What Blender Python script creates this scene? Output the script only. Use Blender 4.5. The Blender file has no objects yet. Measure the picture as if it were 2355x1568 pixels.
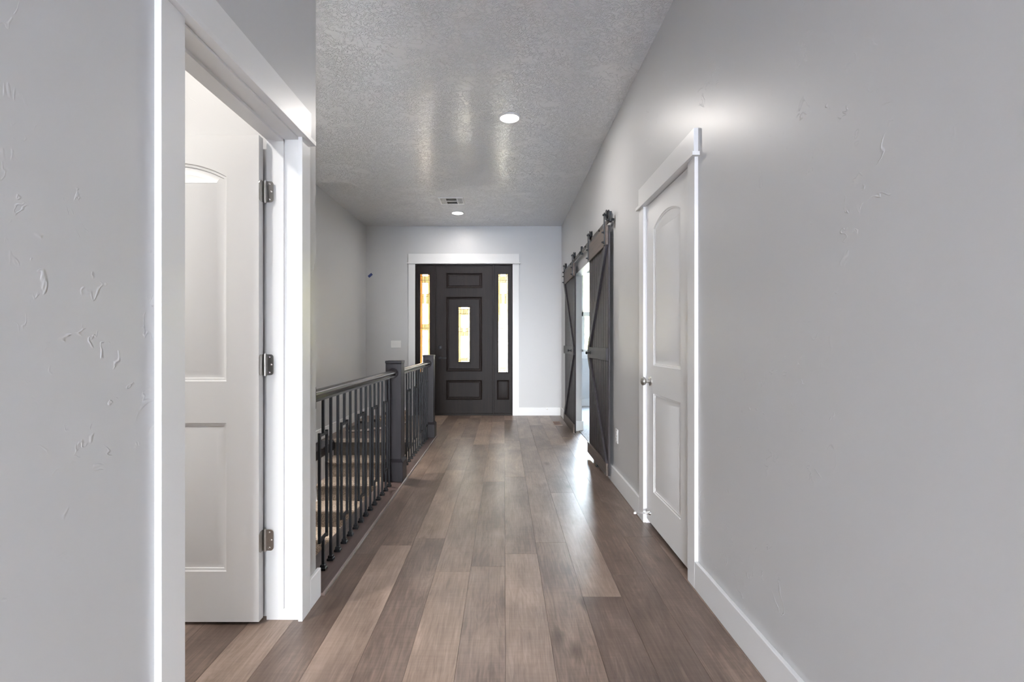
import bpy, bmesh, math, random
from mathutils import Vector, Matrix
random.seed(7)
scene = bpy.context.scene
C = scene.collection
PI = math.pi

# ------------------------------------------------------------------ camera
F = 1100.0; W, H = 2355.0, 1568.0
VPX, VPY = 1159.0, 787.0
cam_d = bpy.data.cameras.new('camera'); cam = bpy.data.objects.new('camera', cam_d); C.objects.link(cam)
cam.location = (0, 0, 1.18); cam.rotation_euler = (PI/2, 0, 0)
cam_d.sensor_width = 36.0; cam_d.lens = 36.0*F/W
cam_d.shift_x = (W/2 - VPX)/W
cam_d.shift_y = -(H/2 - VPY)/W
cam_d.clip_start = 0.02; cam_d.clip_end = 1000
scene.camera = cam
scene.view_settings.view_transform = 'Standard'
try: scene.view_settings.look = 'None'
except Exception: pass
scene.view_settings.gamma = 1.0
scene.view_settings.use_curve_mapping = False
scene.view_settings.exposure = 0.40

# ------------------------------------------------------------------ world, sun
w = bpy.data.worlds.new('world'); scene.world = w; w.use_nodes = True
wn = w.node_tree.nodes; wl = w.node_tree.links; wn.clear()
wo = wn.new('ShaderNodeOutputWorld'); wb = wn.new('ShaderNodeBackground')
wt = wn.new('ShaderNodeTexCoord'); ws = wn.new('ShaderNodeSeparateXYZ'); wr = wn.new('ShaderNodeValToRGB')
wl.new(wt.outputs['Generated'], ws.inputs[0]); wl.new(ws.outputs['Z'], wr.inputs[0])
wr.color_ramp.elements[0].position = 0.0; wr.color_ramp.elements[0].color = (.97, .985, 1.0, 1)
wr.color_ramp.elements[1].position = 0.7; wr.color_ramp.elements[1].color = (.55, .72, 1.0, 1)
wl.new(wr.outputs[0], wb.inputs[0]); wb.inputs[1].default_value = 75.0
wl.new(wb.outputs[0], wo.inputs[0])
sd = bpy.data.lights.new('sun', 'SUN'); sd.energy = 190; sd.angle = .01; sd.color = (1, .95, .86)
so = bpy.data.objects.new('sun', sd); C.objects.link(so)
so.rotation_euler = Vector((-0.5, 0.55, -0.8)).to_track_quat('-Z', 'Y').to_euler()

def area(name, loc, direction, sx, sy, power, color=(1, 1, 1), portal=False, shape='RECTANGLE'):
    d = bpy.data.lights.new(name, 'AREA'); d.shape = shape; d.size = sx
    if shape == 'RECTANGLE': d.size_y = sy
    d.energy = power; d.color = color
    o = bpy.data.objects.new(name, d); C.objects.link(o); o.location = loc
    o.rotation_euler = Vector(direction).to_track_quat('-Z', 'Y').to_euler()
    if portal: d.cycles.is_portal = True
    return o

CEIL = 3.055; YF = 7.72; XR = .93; XL = -.87; XS = -2.23
# daylight portals at the window openings (guide the sky light only)
area('portal_sidelight_left', (-1.28, YF+.16, 1.49), (0, -1, 0), .2, 1.65, 1, portal=True)
area('portal_sidelight_right', (-.01, YF+.16, 1.49), (0, -1, 0), .2, 1.65, 1, portal=True)
area('portal_front_door', (-.645, YF+.16, 1.31), (0, -1, 0), .24, .95, 1, portal=True)
area('portal_bedroom', (2.15, 8.95, 1.75), (0, -1, 0), 1.6, 1.5, 1, portal=True)
area('portal_side_room', (-3.14, .15, 1.725), (1, 0, 0), .6, .55, 1, portal=True)
area('portal_great_room', (0, -6.75, 1.1), (0, 1, 0), 2.8, 2.05, 1, portal=True)

# ------------------------------------------------------------------ helpers
class MB:
    def __init__(s): s.bm = bmesh.new(); s.col = None
    def box(s, x0, x1, y0, y1, z0, z1):
        if x1 < x0: x0, x1 = x1, x0
        if y1 < y0: y0, y1 = y1, y0
        if z1 < z0: z0, z1 = z1, z0
        v = [s.bm.verts.new(p) for p in ((x0,y0,z0),(x1,y0,z0),(x1,y1,z0),(x0,y1,z0),(x0,y0,z1),(x1,y0,z1),(x1,y1,z1),(x0,y1,z1))]
        fs = [s.bm.faces.new([v[i] for i in q]) for q in ((0,3,2,1),(4,5,6,7),(0,1,5,4),(1,2,6,5),(2,3,7,6),(3,0,4,7))]
        return fs
    def prism(s, pts, axis, a, b):
        """extrude polygon pts (2d) along axis from a to b"""
        def P(u, v, t):
            return {'x': (t, u, v), 'y': (u, t, v), 'z': (u, v, t)}[axis]
        A = [s.bm.verts.new(P(u, v, a)) for u, v in pts]; B = [s.bm.verts.new(P(u, v, b)) for u, v in pts]
        n = len(pts)
        s.bm.faces.new(A); s.bm.faces.new(B[::-1])
        for i in range(n): s.bm.faces.new((A[i], B[i], B[(i+1) % n], A[(i+1) % n]))
    def cyl(s, p0, p1, r, n=16, r1=None):
        s.lathe(p0, p1, [(0, r), (1, r if r1 is None else r1)], n)
    def lathe(s, p0, p1, prof, n=24):
        p0 = Vector(p0); p1 = Vector(p1); d = p1-p0; L = d.length; q = d.normalized().to_track_quat('Z', 'Y')
        rings = []
        for t, r in prof:
            rings.append([s.bm.verts.new(p0 + q @ Vector((r*math.cos(2*PI*k/n), r*math.sin(2*PI*k/n), t*L))) for k in range(n)])
        for a, b in zip(rings, rings[1:]):
            for k in range(n): s.bm.faces.new((a[k], a[(k+1) % n], b[(k+1) % n], b[k]))
        if prof[0][1] > 1e-6: s.bm.faces.new(rings[0][::-1])
        if prof[-1][1] > 1e-6: s.bm.faces.new(rings[-1])
    def build(s, name, mat, parent=None, smooth=None, bevel=0, label=None, seg=2):
        bmesh.ops.remove_doubles(s.bm, verts=[v for v in s.bm.verts], dist=1e-6) if smooth is not None else None
        bmesh.ops.recalc_face_normals(s.bm, faces=s.bm.faces[:])
        me = bpy.data.meshes.new(name); s.bm.to_mesh(me); s.bm.free()
        o = bpy.data.objects.new(name, me); C.objects.link(o)
        if mat: me.materials.append(mat)
        if smooth is not None:
            for p in me.polygons: p.use_smooth = True
            try: me.set_sharp_from_angle(angle=math.radians(smooth))
            except Exception: pass
        if bevel:
            m = o.modifiers.new('bevel', 'BEVEL'); m.width = bevel; m.segments = seg; m.limit_method = 'ANGLE'; m.angle_limit = .6
        if parent: o.parent = parent
        if label: o['label'] = label
        return o

def tag(o, label, cat, group=None):
    o['label'] = label; o['category'] = cat
    if group: o['group'] = group
    return o
def empty(name, loc=(0, 0, 0), rz=0):
    o = bpy.data.objects.new(name, None); C.objects.link(o); o.location = loc; o.rotation_euler = (0, 0, rz); o.empty_display_size = .1
    return o
def struct(o): o['kind'] = 'structure'; return o
def copy_tree(o, parent=None):
    c = o.copy(); C.objects.link(c); c.parent = parent
    for ch in [x for x in bpy.data.objects if x.parent == o]: copy_tree(ch, c)
    return c

# ------------------------------------------------------------------ materials
def newmat(name):
    m = bpy.data.materials.new(name); m.use_nodes = True
    n = m.node_tree.nodes; b = n['Principled BSDF']
    return m, n, m.node_tree.links, b
def plain(name, col, rough=.5, metal=0, spec=.5, noise=0):
    m, n, l, b = newmat(name)
    b.inputs['Base Color'].default_value = (*col, 1); b.inputs['Roughness'].default_value = rough
    b.inputs['Metallic'].default_value = metal; b.inputs['Specular IOR Level'].default_value = spec
    if noise:
        t = n.new('ShaderNodeTexCoord'); nz = n.new('ShaderNodeTexNoise'); nz.inputs['Scale'].default_value = 60
        bp = n.new('ShaderNodeBump'); bp.inputs['Strength'].default_value = noise; bp.inputs['Distance'].default_value = .002
        l.new(t.outputs['Object'], nz.inputs['Vector']); l.new(nz.outputs[0], bp.inputs['Height']); l.new(bp.outputs[0], b.inputs['Normal'])
    return m
def math_node(n, l, op, a, b=None, c=None):
    m = n.new('ShaderNodeMath'); m.operation = op
    for i, v in enumerate((a, b, c)):
        if v is None: continue
        if isinstance(v, (int, float)): m.inputs[i].default_value = v
        else: l.new(v, m.inputs[i])
    return m.outputs[0]
def noise(n, l, vec, scale, detail=3, rough=.5, dist=0):
    z = n.new('ShaderNodeTexNoise'); l.new(vec, z.inputs['Vector'])
    z.inputs['Scale'].default_value = scale; z.inputs['Detail'].default_value = detail
    z.inputs['Roughness'].default_value = rough; z.inputs['Distortion'].default_value = dist
    return z.outputs[0]
def mapping(n, l, vec, sc=(1, 1, 1), rot=(0, 0, 0)):
    m = n.new('ShaderNodeMapping'); l.new(vec, m.inputs[0]); m.inputs['Scale'].default_value = sc; m.inputs['Rotation'].default_value = rot
    return m.outputs[0]
def smooth(n, l, v, a, b, lo=0, hi=1):
    m = n.new('ShaderNodeMapRange'); m.interpolation_type = 'SMOOTHSTEP'; l.new(v, m.inputs[0])
    m.inputs[1].default_value = a; m.inputs[2].default_value = b; m.inputs[3].default_value = lo; m.inputs[4].default_value = hi
    return m.outputs[0]

def wall_mat(name, col, rough=.41):
    m, n, l, b = newmat(name)
    t = n.new('ShaderNodeTexCoord').outputs['Object']
    b.inputs['Base Color'].default_value = (*col, 1); b.inputs['Roughness'].default_value = rough
    b.inputs['Specular IOR Level'].default_value = .4
    b.inputs['Coat Weight'].default_value = .12; b.inputs['Coat Roughness'].default_value = .30; b.inputs['Coat IOR'].default_value = 1.5
    # sparse trowel scars where two noises agree, over a faint roller stipple
    where = smooth(n, l, noise(n, l, t, 1.8, 3, .6), .50, .66)
    f = noise(n, l, t, 9, 3, .6, .6)
    ridge = smooth(n, l, math_node(n, l, 'ABSOLUTE', math_node(n, l, 'SUBTRACT', f, .56)), 0, .02, 1, 0)
    brk = smooth(n, l, noise(n, l, t, 22, 2), .50, .60)
    scar = math_node(n, l, 'MULTIPLY', math_node(n, l, 'MULTIPLY', ridge, where), brk)
    fine = noise(n, l, t, 120, 2)
    wave = noise(n, l, t, 3, 2)
    h = math_node(n, l, 'ADD', math_node(n, l, 'MULTIPLY', scar, 2.6), math_node(n, l, 'ADD', math_node(n, l, 'MULTIPLY', fine, .05), math_node(n, l, 'MULTIPLY', wave, .8)))
    bp = n.new('ShaderNodeBump'); bp.inputs['Strength'].default_value = .5; bp.inputs['Distance'].default_value = .0016
    l.new(h, bp.inputs['Height']); l.new(bp.outputs[0], b.inputs['Normal'])
    return m
def ceiling_mat():
    m, n, l, b = newmat('ceiling_texture')
    t = n.new('ShaderNodeTexCoord').outputs['Object']
    b.inputs['Base Color'].default_value = (.80, .80, .81, 1); b.inputs['Roughness'].default_value = .6
    b.inputs['Specular IOR Level'].default_value = .4
    dens = smooth(n, l, noise(n, l, t, 3.5, 4, .65), .36, .54)
    f = noise(n, l, t, 24, 2, .5, 1.6)
    r1 = smooth(n, l, math_node(n, l, 'ABSOLUTE', math_node(n, l, 'SUBTRACT', f, .5)), .01, .06, 1, 0)
    f2 = noise(n, l, t, 7, 3, .6, 1.5)
    r2 = smooth(n, l, math_node(n, l, 'ABSOLUTE', math_node(n, l, 'SUBTRACT', f2, .5)), 0, .012, 1, 0)
    a = math_node(n, l, 'MULTIPLY', r1, dens)
    h = math_node(n, l, 'MAXIMUM', a, math_node(n, l, 'MULTIPLY', r2, .8))
    h = math_node(n, l, 'ADD', h, math_node(n, l, 'MULTIPLY', noise(n, l, t, 60, 2), .04))
    bp = n.new('ShaderNodeBump'); bp.inputs['Strength'].default_value = 1.0; bp.inputs['Distance'].default_value = .0075
    l.new(h, bp.inputs['Height']); l.new(bp.outputs[0], b.inputs['Normal'])
    # the semi-gloss paint film levels out over the ridges
    b.inputs['Coat Weight'].default_value = 1.0; b.inputs['Coat Roughness'].default_value = .22; b.inputs['Coat IOR'].default_value = 2.1
    b2 = n.new('ShaderNodeBump'); b2.inputs['Strength'].default_value = 1.0; b2.inputs['Distance'].default_value = .0012
    l.new(h, b2.inputs['Height']); l.new(b2.outputs[0], b.inputs['Coat Normal'])
    return m
def wood_mat(name, dark, light, axis='z', rough=.4, bump=.3, knots=True, scale=1.0, spec=.5):
    m, n, l, b = newmat(name)
    t = n.new('ShaderNodeTexCoord').outputs['Object']
    s = {'x': (1.5, 30, 30), 'y': (30, 1.5, 30), 'z': (30, 30, 1.5)}[axis]
    v = mapping(n, l, t, tuple(k*scale for k in s))
    g = noise(n, l, v, 1.6, 5, .6, .6)
    big = noise(n, l, mapping(n, l, t, tuple((k*.12*scale) for k in s)), 1.6, 2)
    r = n.new('ShaderNodeValToRGB'); r.color_ramp.elements[0].position = .3; r.color_ramp.elements[1].position = .72
    r.color_ramp.elements[0].color = (*dark, 1); r.color_ramp.elements[1].color = (*light, 1)
    l.new(math_node(n, l, 'ADD', math_node(n, l, 'MULTIPLY', g, .7), math_node(n, l, 'MULTIPLY', big, .3)), r.inputs[0])
    out = r.outputs[0]
    if knots:
        vo = n.new('ShaderNodeTexVoronoi'); vo.inputs['Scale'].default_value = 3.2
        l.new(mapping(n, l, t, {'x': (.5, 1.3, 1.3), 'y': (1.3, .5, 1.3), 'z': (1.3, 1.3, .5)}[axis]), vo.inputs['Vector'])
        k = smooth(n, l, vo.outputs['Distance'], .03, .085, .75, 0)
        mx = n.new('ShaderNodeMixRGB'); l.new(k, mx.inputs[0]); l.new(out, mx.inputs[1]); mx.inputs[2].default_value = (*[c*.35 for c in dark], 1)
        out = mx.outputs[0]
    l.new(out, b.inputs['Base Color']); b.inputs['Roughness'].default_value = rough; b.inputs['Specular IOR Level'].default_value = spec
    bp = n.new('ShaderNodeBump'); bp.inputs['Strength'].default_value = bump; bp.inputs['Distance'].default_value = .001
    l.new(g, bp.inputs['Height']); l.new(bp.outputs[0], b.inputs['Normal'])
    return m
def floor_mat():
    m, n, l, b = newmat('plank_floor')
    at = n.new('ShaderNodeAttribute'); at.attribute_name = 'plank'
    sp = n.new('ShaderNodeSeparateColor'); l.new(at.outputs['Color'], sp.inputs[0])
    tone, r1, r2 = sp.outputs[0], sp.outputs[1], sp.outputs[2]
    t = n.new('ShaderNodeTexCoord').outputs['Object']
    cb = n.new('ShaderNodeCombineXYZ')
    l.new(math_node(n, l, 'MULTIPLY', r1, 17), cb.inputs[0]); l.new(math_node(n, l, 'MULTIPLY', r2, 23), cb.inputs[1])
    ad = n.new('ShaderNodeVectorMath'); ad.operation = 'ADD'; l.new(t, ad.inputs[0]); l.new(cb.outputs[0], ad.inputs[1])
    v = ad.outputs[0]
    g = noise(n, l, mapping(n, l, v, (55, 2.6, 1)), 1.4, 6, .65, .5)
    arch = noise(n, l, mapping(n, l, v, (9, .9, 1)), 1.3, 3, .5, 1.6)
    rings = math_node(n, l, 'PINGPONG', math_node(n, l, 'MULTIPLY', arch, 9), .5)
    cloud = noise(n, l, mapping(n, l, v, (5, 2, 1)), 1.0, 4, .6, .3)
    saw = noise(n, l, mapping(n, l, v, (6, 90, 1)), 1.0, 2)
    vo = n.new('ShaderNodeTexVoronoi'); vo.inputs['Scale'].default_value = 2.1; l.new(mapping(n, l, v, (1.6, .62, .01)), vo.inputs['Vector'])
    knot = smooth(n, l, vo.outputs['Distance'], .01, .12, 1, 0)
    val = math_node(n, l, 'ADD', tone, math_node(n, l, 'MULTIPLY', math_node(n, l, 'SUBTRACT', g, .5), .75))
    val = math_node(n, l, 'ADD', val, math_node(n, l, 'MULTIPLY', math_node(n, l, 'SUBTRACT', cloud, .5), 1.05))
    val = math_node(n, l, 'ADD', val, math_node(n, l, 'MULTIPLY', math_node(n, l, 'SUBTRACT', rings, .25), .22))
    val = math_node(n, l, 'ADD', val, math_node(n, l, 'MULTIPLY', math_node(n, l, 'SUBTRACT', saw, .5), .16))
    val = math_node(n, l, 'SUBTRACT', val, math_node(n, l, 'MULTIPLY', knot, .38))
    cr = n.new('ShaderNodeValToRGB'); l.new(val, cr.inputs[0]); e = cr.color_ramp.elements
    e[0].position = 0; e[0].color = (.085, .056, .042, 1)
    e[1].position = 1; e[1].color = (.41, .30, .235, 1)
    x = e.new(.35); x.color = (.152, .107, .083, 1)
    x = e.new(.7); x.color = (.28, .203, .157, 1)
    # cool / warm plank variation
    hs = n.new('ShaderNodeMixRGB'); hs.blend_type = 'MULTIPLY'; l.new(r2, hs.inputs[0]); l.new(cr.outputs[0], hs.inputs[1]); hs.inputs[2].default_value = (.95, .98, 1.04, 1)
    l.new(hs.outputs[0], b.inputs['Base Color'])
    l.new(math_node(n, l, 'ADD', math_node(n, l, 'MULTIPLY', g, .12), .30), b.inputs['Roughness'])
    b.inputs['Specular IOR Level'].default_value = .42
    bp = n.new('ShaderNodeBump'); bp.inputs['Strength'].default_value = .25; bp.inputs['Distance'].default_value = .0008
    l.new(g, bp.inputs['Height']); l.new(bp.outputs[0], b.inputs['Normal'])
    return m
def carpet_mat(name, a, c, sc=260):
    m, n, l, b = newmat(name)
    t = n.new('ShaderNodeTexCoord').outputs['Object']
    f = noise(n, l, t, sc*.35, 4, .7); r = n.new('ShaderNodeValToRGB'); l.new(f, r.inputs[0])
    r.color_ramp.elements[0].position = .32; r.color_ramp.elements[0].color = (*a, 1)
    r.color_ramp.elements[1].position = .68; r.color_ramp.elements[1].color = (*c, 1)
    l.new(r.outputs[0], b.inputs['Base Color']); b.inputs['Roughness'].default_value = .95; b.inputs['Specular IOR Level'].default_value = .1
    bp = n.new('ShaderNodeBump'); bp.inputs['Strength'].default_value = 1; bp.inputs['Distance'].default_value = .006
    l.new(f, bp.inputs['Height']); l.new(bp.outputs[0], b.inputs['Normal'])
    return m

WALL = wall_mat('gray_wall_paint', (.58, .582, .587))
WHITE_WALL = wall_mat('white_wall_paint', (.74, .74, .745))
CEILM = ceiling_mat()
TRIM = plain('white_trim_paint', (.80, .805, .81), .35)
DOORW = plain('white_door_paint', (.83, .835, .84), .33)
NICKEL = plain('satin_nickel', (.55, .54, .52), .28, 1)
CHROME = plain('chrome', (.7, .7, .7), .15, 1)
SCREW = plain('screw_steel', (.85, .85, .85), .25, 1)
BLACKM = plain('black_iron', (.007, .008, .010), .42, .2, .35)
TRACKM = plain('dark_bronze_steel', (.045, .036, .03), .42, .6)
DARKW = wood_mat('dark_stained_wood', (.008, .007, .009), (.022, .018, .020), 'z', .42, .2, True, 1.0, .2)
RAILW = wood_mat('dark_rail_wood', (.022, .018, .018), (.05, .04, .04), 'y', .26, .1, False)
FDOOR = wood_mat('front_door_stain', (.006, .004, .0035), (.019, .013, .011), 'z', .5, .45, False, 1.2, .15)
BARN = wood_mat('barn_plank_wood', (.010, .008, .009), (.060, .052, .055), 'z', .55, 1.0, True, 1.0, .2)
BARNR = wood_mat('barn_rail_wood', (.040, .027, .021), (.125, .09, .07), 'y', .55, .6)
BARNB = wood_mat('barn_brace_wood', (.012, .011, .013), (.05, .045, .05), 'z', .55, .6, False, 1.0, .25)
NOSE = wood_mat('nosing_wood', (.055, .036, .032), (.13, .09, .08), 'y', .34, .2, False)
FLOORM = floor_mat()
STAIRC = carpet_mat('stair_carpet', (.075, .055, .043), (.46, .38, .31))
BEDC = carpet_mat('bedroom_carpet', (.22, .21, .20), (.66, .63, .60))
PLASTIC = plain('white_plastic', (.8, .8, .79), .35)
TAPE = plain('blue_tape', (.05, .075, .24), .6)
SLOT = plain('dark_slot', (.02, .02, .02), .6)
RUBBER = plain('white_rubber', (.85, .85, .85), .5)
BROWNM = plain('brown_register', (.13, .055, .025), .45)

# ------------------------------------------------------------------ floor
PW = .18; PX0 = .0055; PL = 1.53
JT = {0: 2.67, 1: 2.82, 2: 2.22, 3: 2.43, -1: 2.52, -2: 2.46, -3: 2.88, -4: 2.78, -5: 2.67, 4: 2.9, -6: 2.3, -7: 2.05}
TONE = {(0,-1): .68, (1,-1): .46, (2,-1): .24, (3,-1): .22, (4,-1): .3, (-1,-1): .52, (-2,-1): .66, (-3,-1): .42, (-4,-1): .68, (-5,-1): .28, (-6,-1): .64, (-7,-1): .34,
        (0,0): .48, (1,0): .52, (2,0): .66, (3,0): .34, (4,0): .4, (-1,0): .42, (-2,0): .55, (-3,0): .66, (-4,0): .36, (-5,0): .3, (-6,0): .5,
        (0,1): .62, (1,1): .48, (2,1): .5, (3,1): .45, (-1,1): .6, (-2,1): .48, (-3,1): .55, (-4,1): .5}
def floor_object():
    regions = [(-4.0, 4.0, -6.6, -.6), (-2.95, -1.0, -.6, 2.095), (-1.0, -.84, -.6, 7.75), (-.84, 1.0, -.6, 7.75),
               (-2.23, -1.0, 5.81, 7.75), (1.0, 1.9, 2.2, 3.3)]
    bm = bmesh.new(); lay = bm.loops.layers.float_color.new('plank')
    g = .0007; zt = 0.0; zb = -.0025
    rnd = {}
    for (x0, x1, y0, y1) in regions:
        k0 = math.floor((x0-PX0)/PW); k1 = math.floor((x1-PX0)/PW)
        for k in range(k0, k1+1):
            j = JT.get(k, 2.4 + (k*0.613 % 1)*PL)
            m0 = math.floor((y0-j)/PL); m1 = math.floor((y1-j)/PL)
            for mm in range(m0, m1+1):
                a0, a1 = PX0+k*PW, PX0+(k+1)*PW; b0, b1 = j+mm*PL, j+(mm+1)*PL
                X0 = max(a0+g, x0); X1 = min(a1-g, x1); Y0 = max(b0+g, y0); Y1 = min(b1-g, y1)
                if X1-X0 < .001 or Y1-Y0 < .001: continue
                if (k, mm) not in rnd:
                    rr = random.Random(k*91+mm*17+5)
                    rnd[(k, mm)] = (TONE.get((k, mm), .28+rr.random()*.5), rr.random(), rr.random(), 1)
                top = [bm.verts.new((X0, Y0, zt)), bm.verts.new((X1, Y0, zt)), bm.verts.new((X1, Y1, zt)), bm.verts.new((X0, Y1, zt))]
                bot = [bm.verts.new((X0-g, Y0-g, zb)), bm.verts.new((X1+g, Y0-g, zb)), bm.verts.new((X1+g, Y1+g, zb)), bm.verts.new((X0-g, Y1+g, zb))]
                fs = [bm.faces.new(top)] + [bm.faces.new((bot[i], bot[(i+1) % 4], top[(i+1) % 4], top[i])) for i in range(4)]
                for f in fs:
                    for lp in f.loops:
                        lp[lay] = rnd[(k, mm)]
    me = bpy.data.meshes.new('floor'); bm.to_mesh(me); bm.free()
    me.materials.append(FLOORM)
    o = bpy.data.objects.new('floor', me); C.objects.link(o)
    return struct(o)
floor_object()
b = MB()   # subfloor slab with the stairwell left open
b.box(-4.2, 4.2, -6.7, -.6, -.3, -.0026); b.box(-3.1, -2.23, -.6, 2.21, -.3, -.0026); b.box(-2.23, -1.0, -.6, 2.095, -.3, -.0026)
b.box(-1.02, 1.0, -.6, 7.9, -.3, -.0026); b.box(-2.23, -1.02, 5.83, 7.9, -.3, -.0026); b.box(1.0, 2.0, 2.1, 3.4, -.3, -.0026)
struct(b.build('floor_subfloor', plain('subfloor', (.03, .022, .018), .8)))
b = MB(); b.box(1.0, 4.6, 3.42, 8.85, -.3, .008)
struct(b.build('floor_bedroom', BEDC))

# ------------------------------------------------------------------ ceiling
b = MB(); b.box(-4.3, 4.8, -6.9, 9.0, CEIL, CEIL+.25)
struct(b.build('ceiling', CEILM))

# ------------------------------------------------------------------ walls
def wall(name, boxes, mat=WALL):
    b = MB()
    for q in boxes: b.box(*q)
    return struct(b.build(name, mat))
ZT = CEIL+.01
LD0, LD1, LDT = 1.262, 2.037, 2.062      # left doorway rough opening
wall('wall_left', [(XL-.135, XL, -.6, LD0, 0, ZT), (XL-.135, XL, LD0, LD1, LDT, ZT), (XL-.135, XL, LD1, 2.211, 0, ZT)])
# wall facing the stairwell, closing the left room
wall('wall_stair_near', [(-3.1, XL-.135, 2.097, 2.211, 0, ZT), (-2.23, -1.02, 2.097, 2.211, -2.9, -.3)])
CD0, CD1, CDT = 2.364, 3.146, 2.082
OP0, OP1, OPT = 4.86, 6.38, 2.062
RW = .11
wall('wall_right', [(XR, XR+RW, -.6, CD0, 0, ZT), (XR, XR+RW, CD0, CD1, CDT, ZT), (XR, XR+RW, CD1, OP0, 0, ZT),
                    (XR, XR+RW, OP0, OP1, OPT, ZT), (XR, XR+RW, OP1, YF+.13, 0, ZT)])
DX0, DX1, DZ = -1.435, .143, 2.447
wall('wall_far', [(-2.4, DX0, YF, YF+.13, 0, ZT), (DX1, XR, YF, YF+.13, 0, ZT), (DX0, DX1, YF, YF+.13, DZ, ZT)])
wall('wall_stair_left', [(XS-.12, XS, 2.211, YF, -.02, ZT), (XS-.12, -2.07, 2.211, 5.81, -2.9, -.12), (XS-.12, XS, 5.81, YF, -.4, -.02)])
wall('wall_stair_right', [(-1.02, -.93, 2.211, 5.81, -2.9, -.3)])
wall('wall_closet', [(1.04, 2.0, 2.1, 2.2, 0, 2.5), (1.04, 2.0, 3.3, 3.4, 0, 2.5), (1.95, 2.05, 2.1, 3.4, 0, 2.5), (1.0, 2.05, 2.1, 3.4, 2.5, 2.6)])
wall('wall_left_room', [(-3.1, -2.98, -.6, -.15, 0, ZT), (-3.1, -2.98, .45, 2.2, 0, ZT), (-3.1, -2.98, -.15, .45, 0, 1.45), (-3.1, -2.98, -.15, .45, 2.0, ZT), (-3.0, XL-.135, -.6, -.5, 0, ZT)], WHITE_WALL)
wall('wall_left_room_inner', [(-2.98, XL-.15, 2.062, 2.096, 0, ZT)], WHITE_WALL)
# bedroom
BWX0, BWX1, BWZ0, BWZ1 = 1.42, 2.9, 1.0, 2.5
wall('wall_bedroom_far', [(1.04, BWX0, 8.8, 8.92, 0, ZT), (BWX1, 4.6, 8.8, 8.92, 0, ZT), (BWX0, BWX1, 8.8, 8.92, 0, BWZ0), (BWX0, BWX1, 8.8, 8.92, BWZ1, ZT)])
wall('wall_bedroom', [(4.5, 4.62, 3.42, 8.9, 0, ZT), (1.04, 4.6, 3.42, 3.5, 0, ZT), (XR, XR+RW, YF+.13, 8.9, 0, ZT)])
# great room behind the camera
wall('wall_great_room', [(-4.1, -4.0, -6.8, -.5, 0, ZT), (4.0, 4.1, -6.8, -.5, 0, ZT), (-4.0, XL-.135, -.62, -.5, 0, ZT), (XR+RW, 4.0, -.62, -.5, 0, ZT),
                         (-4.0, -1.4, -6.8, -6.65, 0, ZT), (1.4, 4.0, -6.8, -6.65, 0, ZT), (-1.4, 1.4, -6.8, -6.65, 0, .06), (-1.4, 1.4, -6.8, -6.65, 2.1, ZT)])

# ------------------------------------------------------------------ baseboards
BH = .132; BT = .018
def baseboard(name, runs):
    b = MB()
    for r in runs: b.box(*r)
    return struct(b.build(name, TRIM, bevel=.003))
baseboard('baseboard_right', [(XR-BT, XR, -.6, 2.288, 0, BH), (XR-BT, XR, 3.232, OP0, 0, BH), (XR-BT, XR, OP1, YF, 0, BH), (XR-BT, XR+RW+BT, OP1-BT, OP1, 0, BH),
                              (XR-BT, XR+RW+BT, OP0, OP0+BT, 0, BH)])
baseboard('baseboard_left', [(XL, XL+BT, -.6, 1.188, 0, BH), (XL, XL+BT, 2.106, 2.229, 0, BH)])
baseboard('baseboard_far', [(XS, -1.54, YF-BT, YF, 0, BH), (.244, XR-BT, YF-BT, YF, 0, BH)])
baseboard('baseboard_stair', [(XS, XS+BT, 2.211, YF-BT, 0, BH)])
baseboard('baseboard_bedroom', [(1.04, 4.5, 8.8-BT, 8.8, .0, BH+.01), (XR+RW, XR+RW+BT, OP1, 8.78, 0, BH)])

# ------------------------------------------------------------------ stairwell trim, stairs
b = MB()
b.prism([(-1.03, 0.0), (-1.03, .012), (-.846, .012), (-.838, .009), (-.834, .003), (-.834, 0.0)], 'y', 2.2295, 6.0)
b.box(-1.03, -1.022, 2.2295, 5.8, -.3, .0)
struct(b.build('trim_1', NOSE))
b = MB(); b.prism([(-2.225, -.118), (-2.225, -.012), (-2.055, -.012), (-2.05, -.02), (-2.05, -.105), (-2.055, -.118)], 'y', 2.215, 5.80)
struct(b.build('trim_2', DARKW))
st = empty('staircase', (0, 0, 0))
tag(st, 'carpeted staircase going down from the foyer landing beside the iron railing', 'stairs')
b = MB(); b.prism([(5.785, -.03), (5.785, -.0), (5.79, .006), (5.86, .006), (5.86, -.03)], 'x', -2.06, -1.035)
b.build('nosing', plain('pale_nosing', (.42, .35, .29), .4), st, label='pale wooden landing nosing')
b = MB(); b.box(-2.06, -1.035, 5.81, 5.83, -.19, -.03)
b.build('riser', wood_mat('riser_wood', (.05, .042, .033), (.10, .088, .072), 'x', .5, .2, False), st, label='dark wooden top riser')
for k in range(1, 13):
    z = -.19*k; y1 = 5.81-(k-1)*.262; y0 = y1-.262
    b = MB()
    b.prism([(y1, z), (y1, z-.06), (y1-.2, z-.24), (y0, z-.19), (y0, z-.05), (y0-.022, z-.035), (y0-.026, z-.018), (y0-.018, z-.003), (y0, z)], 'x', -2.065, -1.032)
    b.build('carpet_step', STAIRC, st, smooth=40)

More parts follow.
